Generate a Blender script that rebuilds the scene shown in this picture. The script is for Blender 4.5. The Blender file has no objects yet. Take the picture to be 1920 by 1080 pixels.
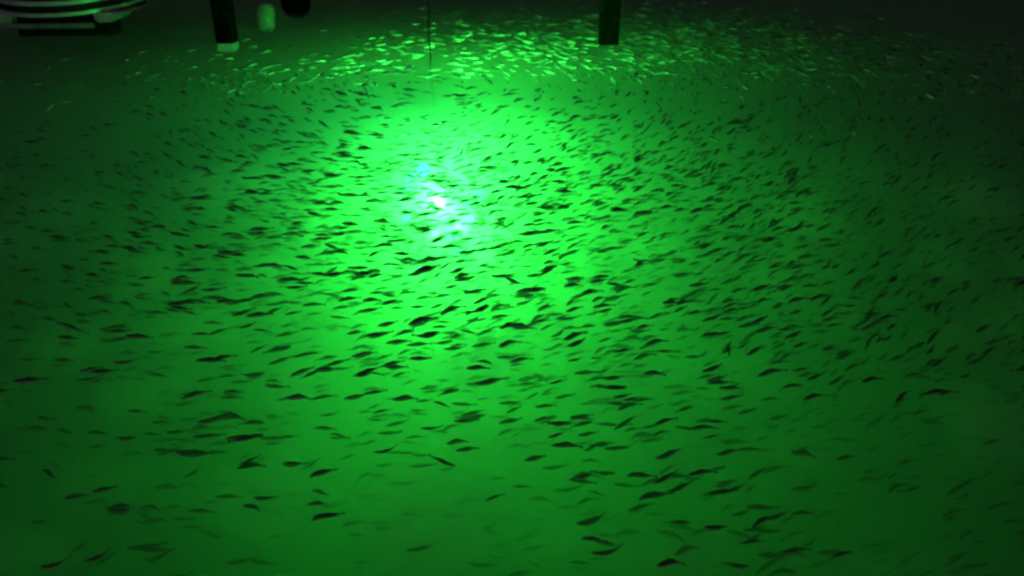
import bpy, bmesh, math, random
from mathutils import Vector, Matrix

# ------------------------------------------------------------------ camera, night sky, exposure
scene = bpy.context.scene
C = scene.collection
F_PX, CX, CY = 1500.0, 960.0, 540.0          # focal length and centre in pixels of a 1920 x 1080 picture
PITCH = math.radians(26.0)
EYE = Vector((0.0, 0.0, 3.0))                # standing on a dock, three metres above the water

cam_data = bpy.data.cameras.new('camera')
cam_data.sensor_width = 36.0
cam_data.lens = 36.0 * F_PX / 1920.0
cam_data.clip_start = 0.05
cam_data.clip_end = 600.0
cam = bpy.data.objects.new('camera', cam_data)
cam.location = EYE
cam.rotation_euler = (math.radians(90) - PITCH, 0.0, 0.0)
C.objects.link(cam)
scene.camera = cam

world = bpy.data.worlds.new('World')
scene.world = world
world.use_nodes = True
wn, wl = world.node_tree.nodes, world.node_tree.links
wn.clear()
w_out = wn.new('ShaderNodeOutputWorld')
w_bg = wn.new('ShaderNodeBackground')
w_sky = wn.new('ShaderNodeTexSky')
w_sky.sky_type = 'NISHITA'
w_sky.sun_disc = False
w_sky.sun_elevation = math.radians(-4.0)
w_sky.sun_rotation = math.radians(180.0)
w_sky.dust_density = 4.0
w_hsv = wn.new('ShaderNodeHueSaturation')
w_hsv.inputs['Saturation'].default_value = 0.15
w_bg.inputs['Strength'].default_value = 1.45
wl.new(w_sky.outputs['Color'], w_hsv.inputs['Color'])
wl.new(w_hsv.outputs['Color'], w_bg.inputs['Color'])
wl.new(w_bg.outputs['Background'], w_out.inputs['Surface'])

scene.view_settings.view_transform = 'Standard'
scene.view_settings.look = 'None'
scene.view_settings.exposure = 0.0
scene.view_settings.gamma = 1.0

cy = scene.cycles
cy.use_denoising = True
try:
    cy.denoiser = 'OPENIMAGEDENOISE'
except Exception:
    pass
cy.max_bounces = 10
cy.diffuse_bounces = 2
cy.glossy_bounces = 2
cy.volume_bounces = 4
cy.transparent_max_bounces = 16
cy.pixel_filter_type = 'BLACKMAN_HARRIS'
cy.filter_width = 2.8

LAMP = Vector((-1.47, 15.3, -2.49))          # the submerged green light
LAMP_WATT = 3000.0
NEAR_SPOT_WATT = 9600.0
FAR_SPOT_WATT = 9500.0
BOAT_SPOT_WATT = 5800.0
SPOT_RGB = (0.042, 1.0, 0.084)
BULB_RGB = (0.010, 1.0, 0.20)             # the bare bulbs are a colder green than the added spots

# ------------------------------------------------------------------ helpers
rng = random.Random(11)
RIGHT = Vector((1, 0, 0))
FWD = Vector((0, math.cos(PITCH), -math.sin(PITCH)))
UP = Vector((0, math.sin(PITCH), math.cos(PITCH)))


def ray(px, py):
    return RIGHT * ((px - CX) / F_PX) + UP * ((CY - py) / F_PX) + FWD


def on_level(px, py, z=0.0):
    """Point at height z that shows at pixel (px, py) of the 1920 x 1080 picture."""
    d = ray(px, py)
    return EYE + d * ((z - EYE.z) / d.z)


def pixel(p):
    v = p - EYE
    k = v.dot(FWD)
    if k <= 0.05:
        return -9999, -9999
    return CX + F_PX * v.dot(RIGHT) / k, CY - F_PX * v.dot(UP) / k


def tag(o, label=None, cat=None, group=None, kind=None):
    if label:
        o['label'] = label
    if cat:
        o['category'] = cat
    if group:
        o['group'] = group
    if kind:
        o['kind'] = kind
    return o


def empty(name, loc, rz=0.0):
    o = bpy.data.objects.new(name, None)
    o.location = loc
    o.rotation_euler = (0, 0, rz)
    o.empty_display_size = 0.2
    C.objects.link(o)
    return o


def link_mesh(name, me, parent=None, mat=None):
    if mat is not None:
        me.materials.append(mat)
    o = bpy.data.objects.new(name, me)
    C.objects.link(o)
    if parent is not None:
        o.parent = parent
    return o


def obj(name, bm, mat, parent=None, smooth=False):
    bmesh.ops.recalc_face_normals(bm, faces=bm.faces)
    if smooth:
        for f in bm.faces:
            f.smooth = True
    me = bpy.data.meshes.new(name)
    bm.to_mesh(me)
    bm.free()
    return link_mesh(name, me, parent, mat)


def box(x0, x1, y0, y1, z0, z1, bevel=0.0, seg=2):
    bm = bmesh.new()
    vs = [bm.verts.new((x, y, z)) for x in (x0, x1) for y in (y0, y1) for z in (z0, z1)]
    for f in ((0, 1, 3, 2), (4, 6, 7, 5), (0, 4, 5, 1), (2, 3, 7, 6), (0, 2, 6, 4), (1, 5, 7, 3)):
        bm.faces.new([vs[i] for i in f])
    bmesh.ops.recalc_face_normals(bm, faces=bm.faces)
    if bevel:
        bmesh.ops.bevel(bm, geom=list(bm.edges), offset=bevel, segments=seg, affect='EDGES', profile=0.6)
    return bm


def lathe(profile, n=20):
    """Closed solid of revolution about z; profile is [(radius, z)] from one end to the other."""
    bm = bmesh.new()
    rings = []
    for r, z in profile:
        if r < 1e-5:
            rings.append([bm.verts.new((0, 0, z))])
        else:
            rings.append([bm.verts.new((r * math.cos(2 * math.pi * k / n), r * math.sin(2 * math.pi * k / n), z)) for k in range(n)])
    for a, b in zip(rings, rings[1:]):
        for k in range(n):
            q = [a[k % len(a)], a[(k + 1) % len(a)], b[(k + 1) % len(b)], b[k % len(b)]]
            u = []
            for v in q:
                if v not in u:
                    u.append(v)
            if len(u) > 2:
                bm.faces.new(u)
    if len(rings[0]) > 1:
        bm.faces.new(rings[0])
    if len(rings[-1]) > 1:
        bm.faces.new(rings[-1])
    return bm


def tube(points, radii, n=8):
    bm = bmesh.new()
    pts = [Vector(p) for p in points]
    rings = []
    for i, p in enumerate(pts):
        t = (pts[min(i + 1, len(pts) - 1)] - pts[max(i - 1, 0)]).normalized()
        a = t.cross(Vector((0.31, 0.95, 0.05))).normalized()
        b = t.cross(a).normalized()
        r = radii[i] if isinstance(radii, (list, tuple)) else radii
        rings.append([bm.verts.new(p + (a * math.cos(2 * math.pi * k / n) + b * math.sin(2 * math.pi * k / n)) * r) for k in range(n)])
    for a, b in zip(rings, rings[1:]):
        for k in range(n):
            bm.faces.new((a[k], a[(k + 1) % n], b[(k + 1) % n], b[k]))
    bm.faces.new(rings[0])
    bm.faces.new(rings[-1])
    return bm


# ------------------------------------------------------------------ materials
def surface(name, col, rough=0.7, metal=0.0, vary=0.35, scale=6.0, bump=0.15, stretch=(1, 1, 1)):
    m = bpy.data.materials.new(name)
    m.use_nodes = True
    nt = m.node_tree
    p = nt.nodes['Principled BSDF']
    tc = nt.nodes.new('ShaderNodeTexCoord')
    mp = nt.nodes.new('ShaderNodeMapping')
    mp.inputs['Scale'].default_value = stretch
    nz = nt.nodes.new('ShaderNodeTexNoise')
    nz.inputs['Scale'].default_value = scale
    nz.inputs['Detail'].default_value = 6.0
    nt.links.new(tc.outputs['Object'], mp.inputs['Vector'])
    nt.links.new(mp.outputs['Vector'], nz.inputs['Vector'])
    rp = nt.nodes.new('ShaderNodeValToRGB')
    rp.color_ramp.elements[0].position = 0.3
    rp.color_ramp.elements[1].position = 0.72
    rp.color_ramp.elements[0].color = (*[c * (1 - vary) for c in col], 1)
    rp.color_ramp.elements[1].color = (*[min(1, c * (1 + vary)) for c in col], 1)
    nt.links.new(nz.outputs['Fac'], rp.inputs['Fac'])
    nt.links.new(rp.outputs['Color'], p.inputs['Base Color'])
    p.inputs['Roughness'].default_value = rough
    p.inputs['Metallic'].default_value = metal
    if max(col) < 0.03:
        p.inputs['Specular IOR Level'].default_value = 0.05
    if bump:
        bp = nt.nodes.new('ShaderNodeBump')
        bp.inputs['Strength'].default_value = bump
        bp.inputs['Distance'].default_value = 0.02
        nt.links.new(nz.outputs['Fac'], bp.inputs['Height'])
        nt.links.new(bp.outputs['Normal'], p.inputs['Normal'])
    return m


M = {
    'silt': surface('silt', (0.10, 0.095, 0.075), 0.95, vary=0.4, scale=1.3, bump=0.4),
    'tarred': surface('tarred timber', (0.003, 0.003, 0.0026), 1.0, vary=0.45, scale=7, bump=0.5, stretch=(1, 1, 0.12)),
    'lit_foot': surface('pale lit foot', (0.42, 0.43, 0.42), 0.5, vary=0.2, scale=9, bump=0.1),
    'pale_wood': surface('weathered pale timber', (0.36, 0.35, 0.31), 0.85, vary=0.35, scale=8, bump=0.4, stretch=(1, 1, 0.2)),
    'alu': surface('dull aluminium', (0.62, 0.63, 0.64), 0.42, 0.35, vary=0.15, scale=5, bump=0.05),
    'float': surface('scuffed float skin', (0.42, 0.43, 0.44), 0.5, 0.2, vary=0.25, scale=4, bump=0.1),
    'buoy': surface('algae-stained float', (0.19, 0.20, 0.18), 0.7, vary=0.5, scale=7, bump=0.2),
    'cross': surface('dull grey beam', (0.20, 0.21, 0.20), 0.6, vary=0.25, scale=5, bump=0.1),
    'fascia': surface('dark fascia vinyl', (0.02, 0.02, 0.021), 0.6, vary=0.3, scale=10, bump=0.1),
    'deck': surface('grey deck carpet', (0.10, 0.10, 0.105), 0.95, vary=0.3, scale=40, bump=0.3),
    'rubber': surface('black rubber', (0.014, 0.014, 0.015), 0.6, vary=0.3, scale=20, bump=0.1),
    'housing': surface('lamp housing', (0.05, 0.05, 0.05), 0.4, 0.3, vary=0.2, scale=20, bump=0.05),
}

# lit tube of the submerged lamp
glow = bpy.data.materials.new('lit lamp tube')
glow.use_nodes = True
gn = glow.node_tree
gn.nodes.remove(gn.nodes['Principled BSDF'])
em = gn.nodes.new('ShaderNodeEmission')
em.inputs['Color'].default_value = (0.50, 1.0, 0.80, 1)
em.inputs['Strength'].default_value = 9.0
gn.links.new(em.outputs['Emission'], gn.nodes['Material Output'].inputs['Surface'])

# bluish-green glare round the white bulbs, added as glowing globes
cyan = glow.copy()
cyan.name = 'cyan glare glow'
ce = [n for n in cyan.node_tree.nodes if n.type == 'EMISSION'][0]
ce.inputs['Color'].default_value = (0.0, 0.9, 0.75, 1)
ce.inputs['Strength'].default_value = 10.0

# turbid green-tinted water: a volume without a skin (the calm night surface mirrors only black sky)
water_mat = bpy.data.materials.new('turbid water')
water_mat.use_nodes = True
vn = water_mat.node_tree
vn.nodes.remove(vn.nodes['Principled BSDF'])
sc = vn.nodes.new('ShaderNodeVolumeScatter')
sc.inputs['Color'].default_value = (0.85, 1.0, 0.9, 1)
sc.inputs['Density'].default_value = 0.21
sc.inputs['Anisotropy'].default_value = 0.75
s2 = vn.nodes.new('ShaderNodeVolumeScatter')   # fine silt: scatters evenly; coarse plankton above: scatters forward
s2.inputs['Color'].default_value = (0.9, 1.0, 0.92, 1)
s2.inputs['Density'].default_value = 0.02
s2.inputs['Anisotropy'].default_value = -0.1
ad2 = vn.nodes.new('ShaderNodeAddShader')
ab = vn.nodes.new('ShaderNodeVolumeAbsorption')
ab.inputs['Color'].default_value = (0.0, 0.52, 0.10, 1)
ab.inputs['Density'].default_value = 0.15
ad = vn.nodes.new('ShaderNodeAddShader')
vn.links.new(sc.outputs['Volume'], ad.inputs[0])
vn.links.new(ab.outputs['Volume'], ad2.inputs[0])
vn.links.new(s2.outputs['Volume'], ad2.inputs[1])
vn.links.new(ad2.outputs['Shader'], ad.inputs[1])
vn.links.new(ad.outputs['Shader'], vn.nodes['Material Output'].inputs['Volume'])

# fish skin: dark back, silver flank, pale belly, read from a per-vertex value of the fish itself
fish_mat = bpy.data.materials.new('silvery fish skin')
fish_mat.use_nodes = True
fn = fish_mat.node_tree
fp = fn.nodes['Principled BSDF']
at_ = fn.nodes.new('ShaderNodeAttribute')
at_.attribute_name = 'flank'
fr = fn.nodes.new('ShaderNodeValToRGB')
fr.color_ramp.elements[0].position = 0.30
fr.color_ramp.elements[0].color = (0.030, 0.034, 0.028, 1)
fr.color_ramp.elements[1].position = 0.62
fr.color_ramp.elements[1].color = (0.78, 0.80, 0.74, 1)
fn.links.new(at_.outputs['Fac'], fr.inputs['Fac'])
fz = fn.nodes.new('ShaderNodeTexNoise')
fz.inputs['Scale'].default_value = 60.0
fm = fn.nodes.new('ShaderNodeMix')
fm.data_type = 'RGBA'
fm.blend_type = 'MULTIPLY'
fm.inputs[0].default_value = 0.35
fn.links.new(fr.outputs['Color'], fm.inputs[6])
fn.links.new(fz.outputs['Fac'], fm.inputs[7])
fn.links.new(fm.outputs[2], fp.inputs['Base Color'])
mm = fn.nodes.new('ShaderNodeMath')
mm.operation = 'MULTIPLY'
mm.inputs[1].default_value = 0.45
fn.links.new(at_.outputs['Fac'], mm.inputs[0])
fn.links.new(mm.outputs[0], fp.inputs['Metallic'])
fp.inputs['Roughness'].default_value = 0.36

# ------------------------------------------------------------------ the setting: water and bed
wb = box(-70, 70, -25, 95, -6.0, 0.0)
water = obj('water', wb, water_mat)
tag(water, 'calm turbid night water glowing green round a sunken lamp', kind='structure')

bm = bmesh.new()
nx, ny = 70, 70
grid = []
for j in range(ny + 1):
    row = []
    for i in range(nx + 1):
        x = -68 + 136 * i / nx
        y = -23 + 116 * j / ny
        z = -5.0 + 0.22 * math.sin(x * 0.31 + 1.7 * math.sin(y * 0.13)) + 0.16 * math.sin(y * 0.43 + x * 0.12) + rng.uniform(-0.05, 0.05)
        row.append(bm.verts.new((x, y, z)))
    grid.append(row)
for j in range(ny):
    for i in range(nx):
        bm.faces.new((grid[j][i], grid[j][i + 1], grid[j + 1][i + 1], grid[j + 1][i]))
tag(obj('seabed', bm, M['silt'], smooth=True), 'dark silty bottom lying under the water', kind='structure')

# drifting clouds of stirred-up silt: denser pockets of the same water
silt_mat = bpy.data.materials.new('stirred silt')
silt_mat.use_nodes = True
sn = silt_mat.node_tree
sn.nodes.remove(sn.nodes['Principled BSDF'])
sv = sn.nodes.new('ShaderNodeVolumeScatter')
sv.inputs['Color'].default_value = (0.45, 0.62, 0.4, 1)
sv.inputs['Density'].default_value = 1.9
sv.inputs['Anisotropy'].default_value = 0.6
sn.links.new(sv.outputs['Volume'], sn.nodes['Material Output'].inputs['Volume'])
bm = bmesh.new()
puffs = []
while len(puffs) < 60:
    c = on_level(rng.uniform(-100, 2020), rng.uniform(330, 1150), -rng.uniform(0.55, 1.5))
    r = rng.uniform(0.25, 0.6)
    if all((c - q).length > (r + t) * 1.45 for q, t in puffs):
        puffs.append((c, r))
for c, r in puffs:
    made = bmesh.ops.create_icosphere(bm, subdivisions=3, radius=1.0)['verts']
    ph = [rng.uniform(0, 6.28) for _ in range(6)]
    for v in made:
        n = v.co.normalized()
        k = 1 + 0.20 * math.sin(3.1 * n.x + ph[0]) + 0.18 * math.sin(4.3 * n.y + ph[1]) + 0.14 * math.sin(6.7 * n.x + 5.1 * n.y + ph[2])
        v.co = Vector((n.x * r * 1.25 * k, n.y * r * k, n.z * r * 0.45 * k)) + c
tag(obj('silt_haze', bm, silt_mat, smooth=True), 'faint murky patches of silt hanging in the water', kind='stuff')

# ------------------------------------------------------------------ the sunken lamp and its cord
lamp = empty('fishing_light', LAMP)
tag(lamp, 'sunken fishing light with added bulbs and glare globes, white core of the green glow', 'lamp')


def on_plane(px, py, yy):
    d = ray(px, py)
    return EYE + d * (yy / d.y)


obj('cap', lathe([(0, 0.70), (0.07, 0.71), (0.07, 0.80), (0.03, 0.86), (0.018, 0.95), (0, 0.95)], 20), M['housing'], lamp)
obj('weight', lathe([(0, -1.02), (0.05, -1.01), (0.06, -0.94), (0.05, -0.86), (0, -0.85)], 20), M['housing'], lamp)
obj('spine', lathe([(0, -0.87), (0.018, -0.86), (0.018, 0.72), (0, 0.73)], 10), M['housing'], lamp)
BULBS = [(820, 374, 0.075, 0.0, 0.20), (800, 345, 0.045, 0.15, 0.10), (838, 351, 0.035, -0.1, 0.08), (884, 353, 0.036, 0.1, 0.14), (826, 400, 0.05, -0.15, 0.12),
         (858, 424, 0.055, 0.05, 0.13), (818, 441, 0.050, -0.05, 0.13)]
GLARE_GLOBES = [(793, 318, 0.14), (772, 333, 0.12), (852, 350, 0.10), (897, 366, 0.13), (762, 356, 0.10), (880, 385, 0.12), (846, 440, 0.16), (866, 474, 0.17), (782, 492, 0.12), (762, 410, 0.10), (880, 410, 0.09)]
for (bx, by, br) in GLARE_GLOBES:  # glowing globes on arms, added to imitate the cyan glare patches
    c = on_plane(bx, by, LAMP.y + 0.18) - LAMP
    gl = obj('glare_globe', lathe([(0, -br), (br * 0.7, -br * 0.72), (br, -br * 0.1), (br * 0.8, br * 0.55), (br * 0.4, br * 0.8), (0, br * 0.82)], 12), cyan, lamp, True)
    gl.location = c
    obj('arm', tube([Vector((0, 0, c.z + 0.05)), Vector((c.x * 0.5, c.y * 0.5, c.z + br)), c + Vector((0, 0, br * 0.80))], 0.009, 6), M['housing'], lamp)
for (bx, by, br, off, share) in BULBS:  # bulbs round the main one are added to break up its glare
    c = on_plane(bx, by, LAMP.y + off) - LAMP
    bu = obj('bulb', lathe([(0, -br * 1.3), (br * 0.7, -br * 0.95), (br, -br * 0.1), (br * 0.85, br * 0.6), (br * 0.45, br * 1.1), (0, br * 1.15)], 14), glow, lamp, True)
    bu.location = c
    bu.scale = (rng.uniform(1.1, 1.8), 1.0, rng.uniform(0.6, 1.0))
    bu.rotation_euler = (0.2, rng.uniform(-0.7, 0.7), 0)
    ar = obj('arm', tube([Vector((0, 0, c.z + 0.10)), Vector((c.x * 0.5, c.y * 0.5, c.z + br + 0.09)), c + Vector((0, 0, br * 1.12))], 0.011, 6), M['housing'], lamp)
    ld = bpy.data.lights.new('bulb_light', 'POINT')
    ld.energy = LAMP_WATT * share
    ld.color = BULB_RGB
    ld.shadow_soft_size = br * 1.35
    lo = bpy.data.objects.new('bulb_light', ld)
    lo.parent = lamp
    lo.location = c
    C.objects.link(lo)
# spots added at the lamp to shape its glow: three towards the dock the viewer stands on, towards the far side, towards the moored boat
for aim, watt, cone, off in ((Vector((2.0, 5.0, -1.0)), NEAR_SPOT_WATT * 0.42, 112, (-0.02, -0.20, 0.02)), (Vector((2.0, 5.0, -1.0)), NEAR_SPOT_WATT * 0.30, 112, (0.36, -0.22, -0.50)),
                             (Vector((2.0, 5.0, -1.0)), NEAR_SPOT_WATT * 0.28, 96, (-0.08, -0.18, -0.72)), (Vector((3.2, 25.0, 0.0)), FAR_SPOT_WATT, 150, (0.10, 0.24, 0.16)),
                             (Vector((-6.5, 19.0, -0.2)), BOAT_SPOT_WATT, 125, (-0.38, 0.20, 0.42))):
    sd = bpy.data.lights.new('added_spot', 'SPOT')
    sd.energy = watt
    sd.color = SPOT_RGB
    sd.shadow_soft_size = 0.12
    sd.spot_size = math.radians(cone)
    sd.spot_blend = 1.0
    so = bpy.data.objects.new('added_spot', sd)
    so.parent = lamp
    so.location = off
    so.rotation_euler = (aim - LAMP - Vector(off)).to_track_quat('-Z', 'Y').to_euler()
    C.objects.link(so)

cord_pts = []
cy0 = LAMP.y
def at_depth(px, py, yy):
    d = ray(px, py)
    return EYE + d * (yy / d.y)
for (px, py) in ((798, -110), (800.5, -50), (803, 0), (803.4, 30), (804, 60), (805.5, 85), (807, 100), (807.6, 108), (806.4, 122), (806, 134), (808, 142)):
    cord_pts.append(at_depth(px, py, cy0))
cord_pts += [Vector((LAMP.x - 0.02, cy0, -0.5)), Vector((LAMP.x, cy0, LAMP.z + 0.945))]
tag(obj('lamp_cord', tube(cord_pts, [0.014] * 8 + [0.010, 0.007, 0.005] + [0.004] * (len(cord_pts) - 11), 8), M['rubber'], None, True), 'thin black cord hanging straight down into the water above the glow', 'cord')


# ------------------------------------------------------------------ dock posts
def dock_post(px0, px1, py, lit_foot, label, tilt=0.0):
    a, b = on_level(px0, py, 0.0), on_level(px1, py, 0.0)
    w = (b - a).length
    base = (a + b) / 2
    base.y += w / 2
    r = empty('dock_post', base)
    tag(r, label, 'post', 'dock posts dipping into the lit water')
    h = w / 2
    obj('shaft', box(-h, h, -h, h, -0.012, 2.4, 0.045, 3), M['tarred'], r)
    for zz in (0.62, 1.5):
        for sx in (-0.4, 0.4):
            bo = obj('bolt', lathe([(0, 0.03), (0.026, 0.026), (0.032, 0.0), (0, -0.01)], 8), M['fascia'], r)
            bo.rotation_euler = (math.radians(90), 0, 0)
            bo.location = (sx * w * 0.62, -h - 0.001, zz)
    if lit_foot:
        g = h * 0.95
        obj('lit_foot_block', box(-g, g, -g, g, -0.20, -0.014, 0.03, 2), M['lit_foot'], r)  # pale colour stands in for lamplight on the submerged foot
    return r


dock_post(404.5, 438.0, 80.5, True, 'dark square post with a bright lit foot, standing nearer the boat')
dock_post(1124.0, 1160.5, 84.5, False, 'dark square post, all black down to its foot, amid the glinting fish')

# thick round pile farther out, a black rounded end in the water
q = on_level(556, 19, 0.0)
pr = empty('mooring_pile', q)
tag(pr, 'thick round black pile far out beyond the pale stub, blurred at its foot', 'pile')
obj('pile_shaft', lathe([(0, -0.22), (0.18, -0.20), (0.32, -0.10), (0.41, 0.06), (0.43, 0.3), (0.41, 2.6), (0, 2.62)], 22), M['tarred'], pr, True)
obj('rubbing_band', lathe([(0.425, 0.5), (0.47, 0.52), (0.47, 0.66), (0.425, 0.68)], 22), M['rubber'], pr, True)

# pale float riding upright beyond the pale-footed post
q = on_level(494, 52, 0.0)
st = empty('mooring_float', (q.x, q.y + 0.2, 0.0), 0.4)
st.rotation_euler = (0.06, 0.10, 0.4)
tag(st, 'pale upright float lit green between the square post and the round pile', 'float')
obj('drum', lathe([(0, -0.10), (0.16, -0.09), (0.23, -0.02), (0.25, 0.10), (0.235, 0.16), (0.25, 0.22), (0.24, 0.42), (0.20, 0.54), (0.10, 0.60), (0, 0.61)], 20), M['buoy'], st, True)
obj('lifting_eye', tube([Vector((-0.05, 0, 0.59)), Vector((-0.06, 0, 0.66)), Vector((0, 0, 0.71)), Vector((0.06, 0, 0.66)), Vector((0.05, 0, 0.59))], 0.014, 6), M['housing'], st, True)


# ------------------------------------------------------------------ the moored pontoon boat at the top corner
def nose_outline(half, depth, n=28, inset=0.0, length=5.0):
    """Plan outline of a deck with a bowed front edge (front towards -y)."""
    pts = []
    hw = half - inset
    for k in range(n + 1):
        t = -1 + 2 * k / n
        pts.append((t * hw, -depth * (1 - abs(t) ** 2.3) + inset))
    pts += [(hw, length - inset), (-hw, length - inset)]
    return pts


def slab(outline, z0, z1, sheer=0.0, half=1.0, bevel=0.0):
    bm = bmesh.new()
    lift = lambda x: sheer * abs(x / half) ** 2.5
    lo_ = [bm.verts.new((x, y, z0 + lift(x))) for x, y in outline]
    hi_ = [bm.verts.new((x, y, z1 + lift(x))) for x, y in outline]
    n = len(outline)
    for k in range(n):
        bm.faces.new((lo_[k], lo_[(k + 1) % n], hi_[(k + 1) % n], hi_[k]))
    bm.faces.new(lo_)
    bm.faces.new(hi_)
    return bm


def at_y(px, py, yy):
    d = ray(px, py)
    return EYE + d * (yy / d.y)


def z_at(py, yy):
    d = ray(CX, py)
    return EYE.z + d.z * (yy / d.y)


BY, BOW = 20.6, 1.0
b0 = at_y(121, 60, BY)
boat = empty('pontoon_boat', (b0.x, BY, 0.0), math.radians(5))
tag(boat, 'moored boat with two pale curved rails round its dark blunt bow', 'boat')
HALF = 1.62
FR = BY - BOW
zl0, zl1, zu0, zu1 = z_at(33, FR), z_at(26, FR), z_at(12, FR), z_at(4, FR)
SH = 0.12
obj('hull_side', slab(nose_outline(HALF, BOW, inset=0.07), zl1 - 0.02, zu0 + 0.02, SH, HALF), M['fascia'], boat)
obj('lower_rail', slab(nose_outline(HALF, BOW), zl0, zl1, SH, HALF), M['alu'], boat)
obj('upper_rail', slab(nose_outline(HALF, BOW, inset=0.02), zu0, zu1, SH, HALF), M['alu'], boat)
obj('bow_panel', slab(nose_outline(HALF, BOW, inset=0.16), zu1 - 0.03, zu1 + 0.40, SH, HALF), M['fascia'], boat)
obj('deck_mat', slab(nose_outline(HALF, BOW, inset=0.22), zu1 + 0.38, zu1 + 0.43, SH, HALF), M['deck'], boat)


def sponson_bm(h, sx):
    """Side float seen head-on: wide at the top, narrow at the foot, raked outer side."""
    bm = bmesh.new()
    prof = [(-0.20, 0.0), (0.13, 0.0), (0.24, h * 0.45), (0.56, h), (-0.25, h), (-0.24, h * 0.5)]
    rings = [[bm.verts.new((sx * x * k, y, z)) for x, z in prof] for y, k in ((0.0, 0.97), (0.04, 1.0), (1.2, 1.0))]
    for a, b in zip(rings, rings[1:]):
        for j in range(len(prof)):
            bm.faces.new((a[j], a[(j + 1) % len(prof)], b[(j + 1) % len(prof)], b[j]))
    bm.faces.new(rings[0])
    bm.faces.new(rings[-1])
    return bm


zs = z_at(43, BY - 0.6)
for sx, nm in ((1, 'float'), (-1, 'float')):
    f_ = obj('side_float', sponson_bm(zl0 + 0.05 - zs, sx), M[nm], boat)
    f_.location = (sx * 1.18 + 0.08, -0.62, zs)
zb0, zb1 = z_at(54, BY - 0.66), z_at(44, BY - 0.66)
obj('cross_beam', box(-1.20, 0.98, -0.66, -0.52, zb0, zb1, 0.02), M['cross'], boat)
obj('shade_block', box(-1.12, 1.12, 0.05, 0.8, -0.10, zs - 0.05, 0.03), M['fascia'], boat)  # dark block put in for the reflection and shadow under the boat
obj('under_deck', box(-1.0, 1.0, -0.35, 3.3, zs + 0.002, zl0 - 0.003, 0.0), M['fascia'], boat)
tow = obj('tow_eye', tube([Vector((1.06, -0.64, zb1 + 0.02)), Vector((1.10, -0.70, zb1 - 0.06)), Vector((1.14, -0.64, zb0 + 0.02))], 0.03, 8), M['fascia'], boat, True)


# ------------------------------------------------------------------ fish
STATIONS = [  # (place along the body, half height, half width, dorsal lift, belly lift)
    (0.00, 0.008, 0.008, 0, 0), (0.05, 0.038, 0.030, 0, 0), (0.14, 0.068, 0.050, 0, 0), (0.27, 0.092, 0.066, 0, 0), (0.40, 0.100, 0.070, 0.012, 0),
    (0.47, 0.097, 0.066, 0.030, 0), (0.58, 0.082, 0.056, 0.010, 0.0), (0.68, 0.060, 0.040, 0, 0.014), (0.77, 0.038, 0.025, 0, 0.004), (0.85, 0.022, 0.014, 0, 0),
    (0.92, 0.026, 0.008, 0, 0), (1.00, 0.044, 0.004, 0, 0)]


def fish_arrays(bend, wave, fat, seg):
    """Verts, faces, flank value of one fish, nose towards -x, length 1, centred."""
    V, Fc, A = [], [], []
    st_ = STATIONS if seg >= 8 else [STATIONS[i] for i in (0, 2, 4, 5, 7, 9, 10, 11)]
    for (s, hh, hw, dl, bl) in st_:
        side = bend * ((s - 0.35) ** 2) * 1.6 + wave * math.sin((s - 0.2) * 5.2) * (0.3 + s)
        for k in range(seg):
            a = 2 * math.pi * k / seg + math.pi / 2
            y, z = math.cos(a) * hw * fat * 1.05, math.sin(a) * hh * fat
            x = s - 0.48
            if k == 0:
                z += dl
            if k == seg // 2:
                z -= bl
            if s == 1.0:
                x -= 0.05 * (1 - abs(math.sin(a)))          # fork of the tail
            if s == 0.92:
                x -= 0.01
            V.append((x, y + side, z))
            A.append(0.5 - 0.5 * math.sin(a) if 0.0 < s < 0.9 else 0.35)
    n = len(st_)
    for i in range(n - 1):
        for k in range(seg):
            Fc.append((i * seg + k, i * seg + (k + 1) % seg, (i + 1) * seg + (k + 1) % seg, (i + 1) * seg + k))
    Fc.append(tuple(range(seg - 1, -1, -1)))
    Fc.append(tuple((n - 1) * seg + k for k in range(seg)))
    return V, Fc, A


def fish_mesh(name, arrs):
    V, Fc, A = arrs
    me = bpy.data.meshes.new(name)
    me.from_pydata(V, [], Fc)
    me.polygons.foreach_set('use_smooth', [True] * len(me.polygons))
    at = me.attributes.new('flank', 'FLOAT', 'POINT')
    at.data.foreach_set('value', A)
    me.materials.append(fish_mat)
    me.update()
    return me


SHAPES = [(0.0, 0.0, 1.0), (0.25, 0.0, 1.05), (-0.25, 0.0, 0.95), (0.1, 0.05, 1.0), (-0.1, -0.05, 1.1), (0.35, 0.06, 0.95), (-0.35, -0.06, 0.9), (0.0, 0.08, 1.15), (0.5, 0.0, 0.9), (-0.15, 0.07, 1.2)]
NEAR_MESH = [fish_mesh('fish', fish_arrays(b, w, f, 10)) for b, w, f in SHAPES]
FAR_ARR = [fish_arrays(b, w, f, 6) for b, w, f in SHAPES]


def basis(nose_dir, roll):
    """Matrix whose -x runs along nose_dir."""
    x = (-nose_dir).normalized()
    y = Vector((0, 0, 1)).cross(x)
    if y.length < 1e-4:
        y = Vector((0, 1, 0))
    y.normalize()
    z = x.cross(y)
    m = Matrix((x, y, z)).transposed()
    return m @ Matrix.Rotation(roll, 3, 'X')


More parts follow.
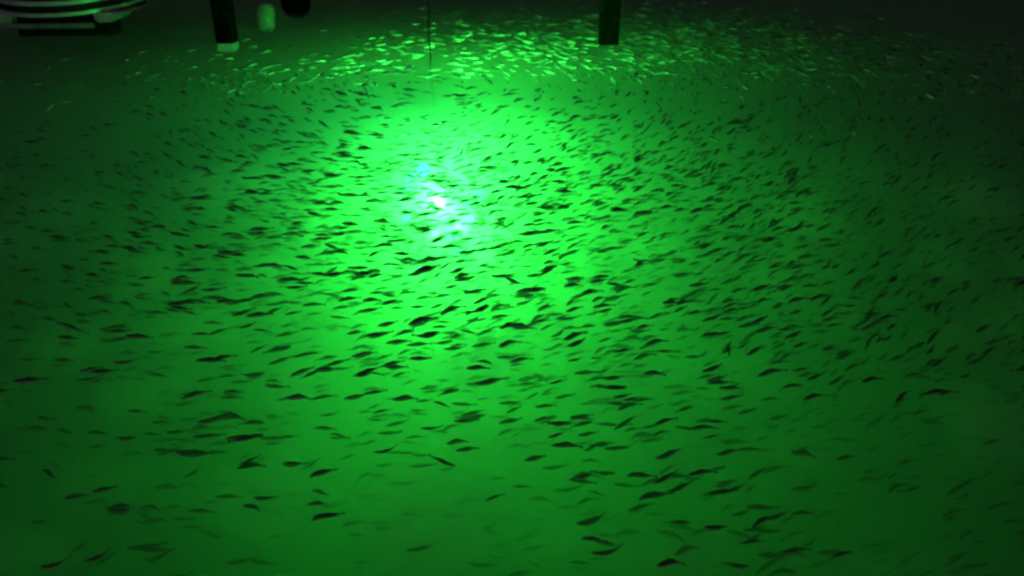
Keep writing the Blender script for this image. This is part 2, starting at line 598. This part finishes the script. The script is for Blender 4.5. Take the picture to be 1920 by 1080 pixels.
def fish_at(px, py, ln, ang, depth, rnd):
    """Fish whose middle shows at the pixel, lying at the given angle in the picture (degrees, up to the right positive); real length kept to that of the shoal."""
    p = on_level(px, py, -depth)
    look = (p - EYE).normalized()
    flat = Vector((look.x, look.y, 0)).normalized()
    side = Vector((flat.y, -flat.x, 0))
    wx, wy = math.cos(math.radians(ang)) * ln, -math.sin(math.radians(ang)) * ln
    x0, y0 = pixel(p)
    h = 0.02
    ax, ay = pixel(p + side * h)
    ax, ay = (ax - x0) / h, (ay - y0) / h
    phi = 0.0
    while True:
        away = flat * math.cos(phi) + Vector((0, 0, math.sin(phi)))
        bx, by = pixel(p + away * h)
        bx, by = (bx - x0) / h, (by - y0) / h
        det = ax * by - ay * bx
        u, v = (wx * by - wy * bx) / det, (ax * wy - ay * wx) / det
        if math.hypot(u, v) < 0.28 or phi > math.radians(50):
            break
        phi += math.radians(4)
    d = side * u + away * v
    length = min(max(d.length, 0.14), 0.27)
    d.normalize()
    return p, -d if rnd.random() < 0.88 else d, length      # noses mostly to the left: the shoal circles clockwise


# fish picked out of the photograph: (origin x, origin y, magnification, [(x, y, length, angle)])
SEEN = [
 (0, 400, 3.0, [(1650,117,130,-3),(1200,80,100,-5),(1820,122,110,0),(890,73,110,-5),(1000,122,110,-15),(840,172,120,-10),(620,135,90,-12),(640,188,110,-6),(765,220,110,-12),(570,215,90,-15),(1285,223,150,-2),(1560,175,100,0),(1480,290,160,2),(1110,320,140,4),(1380,355,130,-8),(1620,375,120,-3),(1700,395,130,3),(1830,222,120,5),(1710,250,110,-8),(1045,393,200,-2),(1195,432,140,0),(1210,475,130,0),(1040,505,130,0),(1330,505,140,6),(880,560,130,0),(970,548,100,-15),(600,493,120,-10),(1460,568,160,8),(1200,617,120,-5),(1140,678,130,3),(1100,755,140,0),(410,640,240,-17),(670,712,130,10),(780,695,160,-5),(1250,815,170,15),(1560,768,170,12),(1580,830,150,15),(1710,795,140,12),(1700,888,150,20),(1420,908,150,3),(1100,1015,180,18),(1680,1035,150,3),(700,840,140,0),(905,910,110,-5),(160,945,200,3),(510,880,140,10),(100,715,140,5),(500,935,150,3),(1310,1005,110,-3),(1550,975,140,-8)]),
 (640, 500, 3.0, [(70,8,90,-3),(125,38,130,0),(200,48,110,12),(440,35,160,15),(655,20,90,25),(700,73,120,8),(920,52,170,2),(1310,68,110,5),(1300,105,110,5),(1450,80,120,10),(1590,125,120,18),(1530,175,130,18),(1070,130,180,8),(750,140,130,5),(560,165,130,10),(170,187,110,3),(280,200,120,15),(160,245,150,8),(260,320,120,15),(450,300,170,18),(620,240,160,20),(790,190,110,20),(790,243,90,25),(885,222,110,22),(900,278,120,5),(1145,230,100,20),(1310,240,110,15),(1280,293,160,3),(1665,292,120,7),(1540,320,140,10),(940,333,130,5),(560,335,110,8),(80,370,110,10),(200,380,130,8),(350,370,140,10),(480,383,160,8),(570,425,120,5),(640,462,140,5),(940,430,130,17),(1310,390,140,18),(1330,430,130,20),(1770,425,130,12),(1700,505,130,18),(1590,475,120,5),(1810,475,120,0),(930,512,120,-2),(1010,525,140,12),(770,570,140,0),(130,495,150,8),(290,545,140,12),(840,650,200,5),(600,703,130,12),(130,610,110,8),(360,742,150,3),(570,770,100,-15),(740,827,150,8),(700,873,150,-2),(950,865,140,12),(1350,847,140,2),(1230,880,150,-3),(1530,627,130,5),(1760,600,130,-3),(1640,745,120,8),(1580,730,100,8),(1220,650,110,10),(270,937,140,2),(650,985,130,10),(710,1028,140,5),(1215,950,110,12),(1390,945,130,5),(1540,1020,130,5),(80,730,140,12),(1320,525,90,10),(230,810,110,15)]),
 (1280, 400, 3.0, [(510,45,50,45),(345,140,110,18),(110,185,120,15),(490,145,100,10),(630,88,80,22),(800,155,80,2),(120,238,110,10),(330,255,120,25),(520,300,90,10),(690,240,110,15),(660,300,130,12),(820,298,80,25),(940,330,80,30),(1100,285,90,28),(1120,50,110,30),(265,380,110,25),(440,418,110,22),(60,455,140,15),(640,485,110,15),(760,475,110,15),(710,405,80,10),(815,388,80,25),(1015,370,100,25),(1185,365,80,45),(1140,458,80,25),(75,557,100,8),(145,597,70,20),(345,592,110,18),(440,605,120,18),(470,655,150,12),(580,655,60,0),(280,545,110,12),(850,625,100,18),(830,595,100,15),(1090,620,100,25),(1180,635,80,35),(935,522,60,5),(1240,543,60,5),(1400,525,90,38),(1500,605,70,35),(410,775,120,22),(265,755,90,50),(665,740,100,20),(630,685,110,20),(180,680,140,5),(540,835,120,8),(500,895,170,12),(200,930,140,12),(270,985,140,-3),(280,1040,150,8),(600,970,160,5),(740,1030,140,15),(880,940,130,25),(1290,765,90,25),(1160,705,80,20),(920,800,130,20),(1300,910,120,5),(1240,1030,110,35),(1490,1010,110,8),(830,765,70,5)]),
 (640, 240, 3.375, [(60,30,100,-5),(420,40,120,-3),(250,65,80,-5),(590,27,110,3),(745,48,80,15),(155,128,110,-4),(315,133,140,3),(390,105,100,2),(520,118,110,0),(590,152,110,5),(815,102,80,8),(770,145,50,70),(885,12,90,18),(1072,105,90,35),(1250,145,90,22),(1415,105,60,30),(1360,75,80,18),(1510,20,90,28),(1010,160,80,15),(850,175,120,18),(630,190,80,15),(925,200,110,12),(1270,207,90,10),(1365,230,90,15),(1410,258,140,14),(610,238,110,0),(370,215,110,2),(380,272,90,5),(205,335,110,0),(130,358,100,2),(815,280,120,6),(600,335,110,-5),(310,373,110,3),(370,412,120,0),(215,460,150,2),(395,458,110,3),(940,362,110,8),(1080,370,110,10),(790,460,100,8),(1000,445,80,28),(930,488,100,18),(1250,338,90,20),(1290,365,100,10),(1390,390,110,18),(1210,435,100,15),(1210,475,110,12),(1020,575,110,8),(900,610,80,15),(1060,615,80,15),(1260,585,110,8),(1300,497,120,5),(1410,495,110,15),(1530,555,80,5),(270,592,150,-8),(80,660,140,0),(60,610,130,-5),(520,640,110,5),(700,590,130,10),(610,710,110,15),(300,743,120,2),(390,797,130,-3),(600,755,110,3),(810,703,120,3),(870,730,90,15),(1170,668,150,6),(1310,650,130,12),(1260,730,110,10),(1040,735,120,10),(110,885,130,2),(130,915,150,2),(215,938,110,10),(350,865,110,-8),(540,890,200,15),(540,840,170,8),(745,905,130,12),(770,958,130,8),(950,878,130,3),(1050,800,180,8),(1020,937,160,0),(1300,890,140,15),(1420,805,120,15),(1470,955,120,4),(1200,1025,220,5),(60,1025,150,8),(230,1040,120,5),(900,913,110,8)]),
 (960, 760, 3.0, [(395,65,140,2),(1080,125,160,0),(130,298,130,12),(270,103,170,0),(590,238,110,5),(890,280,170,15),(1220,265,150,12),(725,385,170,5),(795,495,190,18),(455,650,190,15),(930,658,150,0),(1500,630,150,10),(545,830,200,5),(890,890,160,5),(980,815,150,18),(1260,905,160,-5),(410,400,130,5),(1640,468,140,3),(1640,275,150,-10),(1240,10,120,10),(1600,820,170,5),(1150,690,150,0),(1880,297,120,5),(780,120,90,8),(1160,95,80,-5),(460,750,150,-5),(1730,120,100,5)]),
 (0, 760, 3.0, [(490,18,140,-3),(200,128,160,-3),(350,145,130,-10),(550,158,130,-8),(700,185,130,0),(850,165,90,-10),(1000,148,130,8),(1200,85,200,8),(1300,65,190,0),(1420,95,150,3),(1180,175,170,3),(1370,180,220,5),(1550,190,170,0),(1090,280,260,-8),(1410,315,140,20),(1660,325,140,0),(1810,370,160,22),(915,250,100,5),(290,380,110,-25),(430,515,150,5),(590,470,150,15),(650,590,160,-5),(1830,125,140,2),(1420,575,110,-15),(1490,525,140,-3),(1790,555,110,0),(1810,485,110,-10),(550,860,170,20),(300,905,140,10),(1850,55,110,5)]),
 (240, 180, 3.856, [(430,245,80,-20),(680,190,70,-45),(800,215,70,-45),(960,240,100,-15),(1070,270,90,-18),(1340,280,110,-15),(1410,205,100,-40),(1620,260,130,-12),(835,290,60,-30),(1075,355,120,-12),(1365,408,100,0),(1250,335,110,-5),(290,342,70,-20),(720,470,120,-15),(820,520,60,-15),(510,518,100,-12),(800,543,120,0),(1060,583,190,-3),(1250,530,210,-10),(1200,495,140,-3),(1580,437,170,0),(1570,412,180,-3),(1720,378,120,-5),(1290,605,130,-8),(1470,573,130,-5),(1470,653,110,-6),(1310,705,130,0),(1690,640,110,-3),(1620,715,150,-3),(520,740,170,0),(520,680,100,15),(80,595,120,-20),(80,705,130,-8),(1400,778,140,-2),(1150,810,130,-12),(960,768,110,0),(1080,760,110,0),(800,808,130,-6),(360,1003,120,-12),(130,1065,120,-6),(1090,880,110,-3),(1210,878,100,2),(1360,855,140,-8),(790,1030,140,-10),(1080,1018,110,-8),(960,993,120,0),(210,555,40,-60),(40,795,90,-20),(40,890,90,-15)]),
 (1100, 160, 3.856, [(50,222,90,5),(185,215,40,30),(475,235,60,30),(560,255,80,45),(950,315,110,22),(1045,340,80,25),(1130,160,70,40),(1180,325,60,15),(1245,305,60,30),(1250,190,60,50),(1310,230,60,60),(1580,160,50,50),(1665,240,30,70),(405,295,70,35),(640,375,60,15),(840,435,80,28),(605,460,110,18),(700,480,70,15),(415,430,60,45),(270,500,90,22),(370,518,90,25),(75,515,120,18),(90,375,90,12),(165,590,110,25),(140,643,100,12),(300,640,100,22),(1200,475,90,25),(1440,375,90,40),(1560,345,60,35),(1355,455,50,25),(1710,345,40,70),(920,580,60,75),(990,578,110,2),(1130,527,90,8),(1180,570,80,20),(1465,570,70,15),(645,615,70,15),(780,555,60,35),(740,650,90,20),(620,680,90,15),(690,740,100,12),(670,780,90,10),(520,757,100,12),(380,745,110,28),(300,830,120,10),(230,900,110,8),(420,920,160,8),(130,880,140,20),(680,900,110,10),(810,905,140,12),(880,833,120,10),(1110,835,80,20),(1050,935,90,30),(1140,880,90,20),(1245,660,70,32),(1100,675,110,8),(1310,710,90,20),(1490,690,110,30),(1365,985,70,35),(1520,895,110,15),(1500,1040,90,22),(1590,775,80,10),(1775,755,60,15),(930,675,90,20),(1240,910,100,18),(840,1050,90,8),(1755,430,70,22)]),
]

picked = []
for ox, oy, k, rows in SEEN:
    for (x, y, l, a) in rows:
        picked.append((ox + x / k, oy + y / k, l / k, a))

school = []                                   # (middle, nose direction, length, roll, shape, pixel length)
for (px, py, l, a) in picked:
    depth = 0.04 + 0.5 * rng.random() ** 1.7 + (0.55 * rng.random() if py > 760 else 0.0)
    p, d, length = fish_at(px, py, l * 1.0, a + rng.uniform(-2, 2), depth, rng)
    school.append((p, d, length, rng.uniform(-0.1, 0.1), rng.randrange(len(SHAPES)), l, px, py, a, depth))
school.sort(key=lambda f: -f[5])
singles, rest = school[:300], school[300:]

ONES = 'zero one two three four five six seven eight nine ten eleven twelve thirteen fourteen fifteen sixteen seventeen eighteen nineteen'.split()
TENS = ['', '', 'twenty', 'thirty', 'forty', 'fifty', 'sixty', 'seventy', 'eighty', 'ninety']


def words(n):
    if n < 20:
        return ONES[n]
    return TENS[n // 10] + ('-' + ONES[n % 10] if n % 10 else '')


used = set()
for i, (p, d, length, roll, shape, l, px, py, a, depth) in enumerate(singles):
    o = bpy.data.objects.new('fish', NEAR_MESH[shape])
    girth = rng.uniform(0.74, 1.0) + (rng.uniform(0.05, 0.4) if py > 840 else 0.0)
    o.matrix_world = Matrix.Translation(p) @ (basis(d, roll) @ Matrix.Diagonal((length, length * girth, length * girth))).to_4x4()
    C.objects.link(o)
    tilt = 'level' if abs(a) < 6 else ('rising to the right' if a > 0 else 'sinking to the right')
    tone = 'dark' if depth < 0.3 else 'dim'
    build = 'curved' if abs(SHAPES[shape][0]) > 0.2 else 'slim'
    X, Y = round(px / 19.2), round(py / 10.8)
    lab = ''
    for dx, dy in ((0, 0), (1, 0), (0, 1), (-1, 0), (0, -1), (1, 1), (-1, -1)):
        lab = f'{tone} {build} fish {tilt}, {words(X + dx)} percent across and {words(Y + dy)} percent down the photo'
        if lab not in used:
            break
    used.add(lab)
    tag(o, lab, 'fish', 'dark fish of the shoal seen against the glow')

# the rest of the shoal: far too many to single out, one mass of real fish
mass = [(f[0], f[1], f[2], f[3], f[4]) for f in rest]


def swirl(p, jitter):
    """Heading of a fish circling the lamp clockwise as seen from above."""
    r = Vector((p.x - LAMP.x, p.y - LAMP.y, 0))
    t = Vector((r.y, -r.x, 0))
    if t.length < 1e-3:
        t = Vector((1, 0, 0))
    t.normalize()
    t = Matrix.Rotation(rng.gauss(0, jitter), 3, 'Z') @ t
    t.z = rng.gauss(0, 0.10)
    return t.normalized()


def fill(n, x0, x1, y0, y1, dens, z_lo, z_hi, z_pow, jitter, l0, l1, roll):
    k = tries = 0
    while k < n and tries < n * 60:
        tries += 1
        p = Vector((rng.uniform(x0, x1), rng.uniform(y0, y1), 0))
        if rng.random() > dens(p):
            continue
        p.z = -(z_lo + (z_hi - z_lo) * rng.random() ** z_pow)
        px, py = pixel(p)
        if not (-80 < px < 2000 and -30 < py < 1130):
            continue
        mass.append((p, swirl(p, jitter), rng.uniform(l0, l1), rng.gauss(0, roll), rng.randrange(len(SHAPES))))
        k += 1


def near_density(p):
    return math.exp(-(((p.x + 0.1) / 5.0) ** 2 + ((p.y - 9.9) / 3.8) ** 2)) + 0.25 * math.exp(-(((p.x - 4.5) / 3.0) ** 2 + ((p.y - 8.0) / 3.5) ** 2))


def lie(px, py):
    """How the fish around this spot lie in the photograph: mean angle of the picked ones near by."""
    sw = sa = 0.0
    for (qx, qy, ql, qa) in picked:
        w = 1.0 / (400.0 + (qx - px) ** 2 + 2.5 * (qy - py) ** 2) ** 1.5
        sw += w
        sa += w * qa
    return sa / sw + 6.0 * min(1.0, max(0.0, (px - 1150) / 300.0))


k = tries = 0
while k < 4300 and tries < 120000:
    tries += 1
    p = Vector((rng.uniform(-11, 13), rng.uniform(3.3, 13.6), 0))
    if rng.random() > near_density(p):
        continue
    depth = 0.04 + 1.9 * rng.random() ** 1.35
    p.z = -depth
    px, py = pixel(p)
    if not (-60 < px < 1980 and -30 < py < 1110):
        continue
    real = rng.uniform(0.14, 0.23)
    ang = lie(px, py) + rng.gauss(0, 9) + (rng.choice((-1, 1)) * rng.uniform(25, 70) if rng.random() < 0.004 else 0)
    q, d, length = fish_at(px, py, real * F_PX / (p - EYE).dot(FWD), ang, depth, rng)
    mass.append((q, d, real, rng.gauss(0, 0.10), rng.randrange(len(SHAPES))))
    k += 1


for _ in range(250):                          # dim deep fish under the near part of the shoal
    px, py = rng.uniform(250, 1950), rng.uniform(560, 1100)
    depth = rng.uniform(1.1, 2.8)
    real = rng.uniform(0.19, 0.30)
    dist = (on_level(px, py, -depth) - EYE).dot(FWD)
    q, d, length = fish_at(px, py, real * F_PX / dist, lie(px, py) + rng.gauss(0, 14), depth, rng)
    mass.append((q, d, real, rng.gauss(0, 0.25), rng.randrange(len(SHAPES))))


def far_density(p):
    # thick on the far right of the lamp, a thinner arm on the far left
    a = math.exp(-(((p.x - 4.8) / 4.2) ** 2 + ((p.y - 18.8) / 5.0) ** 2))
    b = 0.9 * math.exp(-(((p.x + 4.4) / 2.6) ** 2 + ((p.y - 15.6) / 1.9) ** 2))
    c = 0.24 * math.exp(-(((p.x + 0.2) / 3.6) ** 2 + ((p.y - 19.5) / 4.0) ** 2))
    d = 0.16 * math.exp(-(((p.x - 9.0) / 3.2) ** 2 + ((p.y - 16.0) / 2.6) ** 2))
    return min(1, a + b + c + d)


fill(2250, -14, 20, 12.0, 30, far_density, 0.01, 0.35, 1.3, 0.26, 0.20, 0.36, 0.7)

VV, FF, AA = [], [], []
for (p, d, length, roll, shape) in mass:
    V, Fc, A = FAR_ARR[shape]
    m = basis(d, roll) @ Matrix.Diagonal((1.0, 0.9, 0.66 if p.y > 14.0 else 0.88))
    base = len(VV)
    for v in V:
        w = m @ (Vector(v) * length) + p
        VV.append((w.x, w.y, w.z))
    FF.extend(tuple(i + base for i in f) for f in Fc)
    sheen = rng.uniform(0.5, 1.08)             # some flanks flash, some stay dull
    AA.extend(a * sheen for a in A)
shoal = link_mesh('fish_shoal', fish_mesh('fish_shoal', (VV, FF, AA)))
tag(shoal, 'dense circling shoal of small fish filling the lit water', kind='stuff')
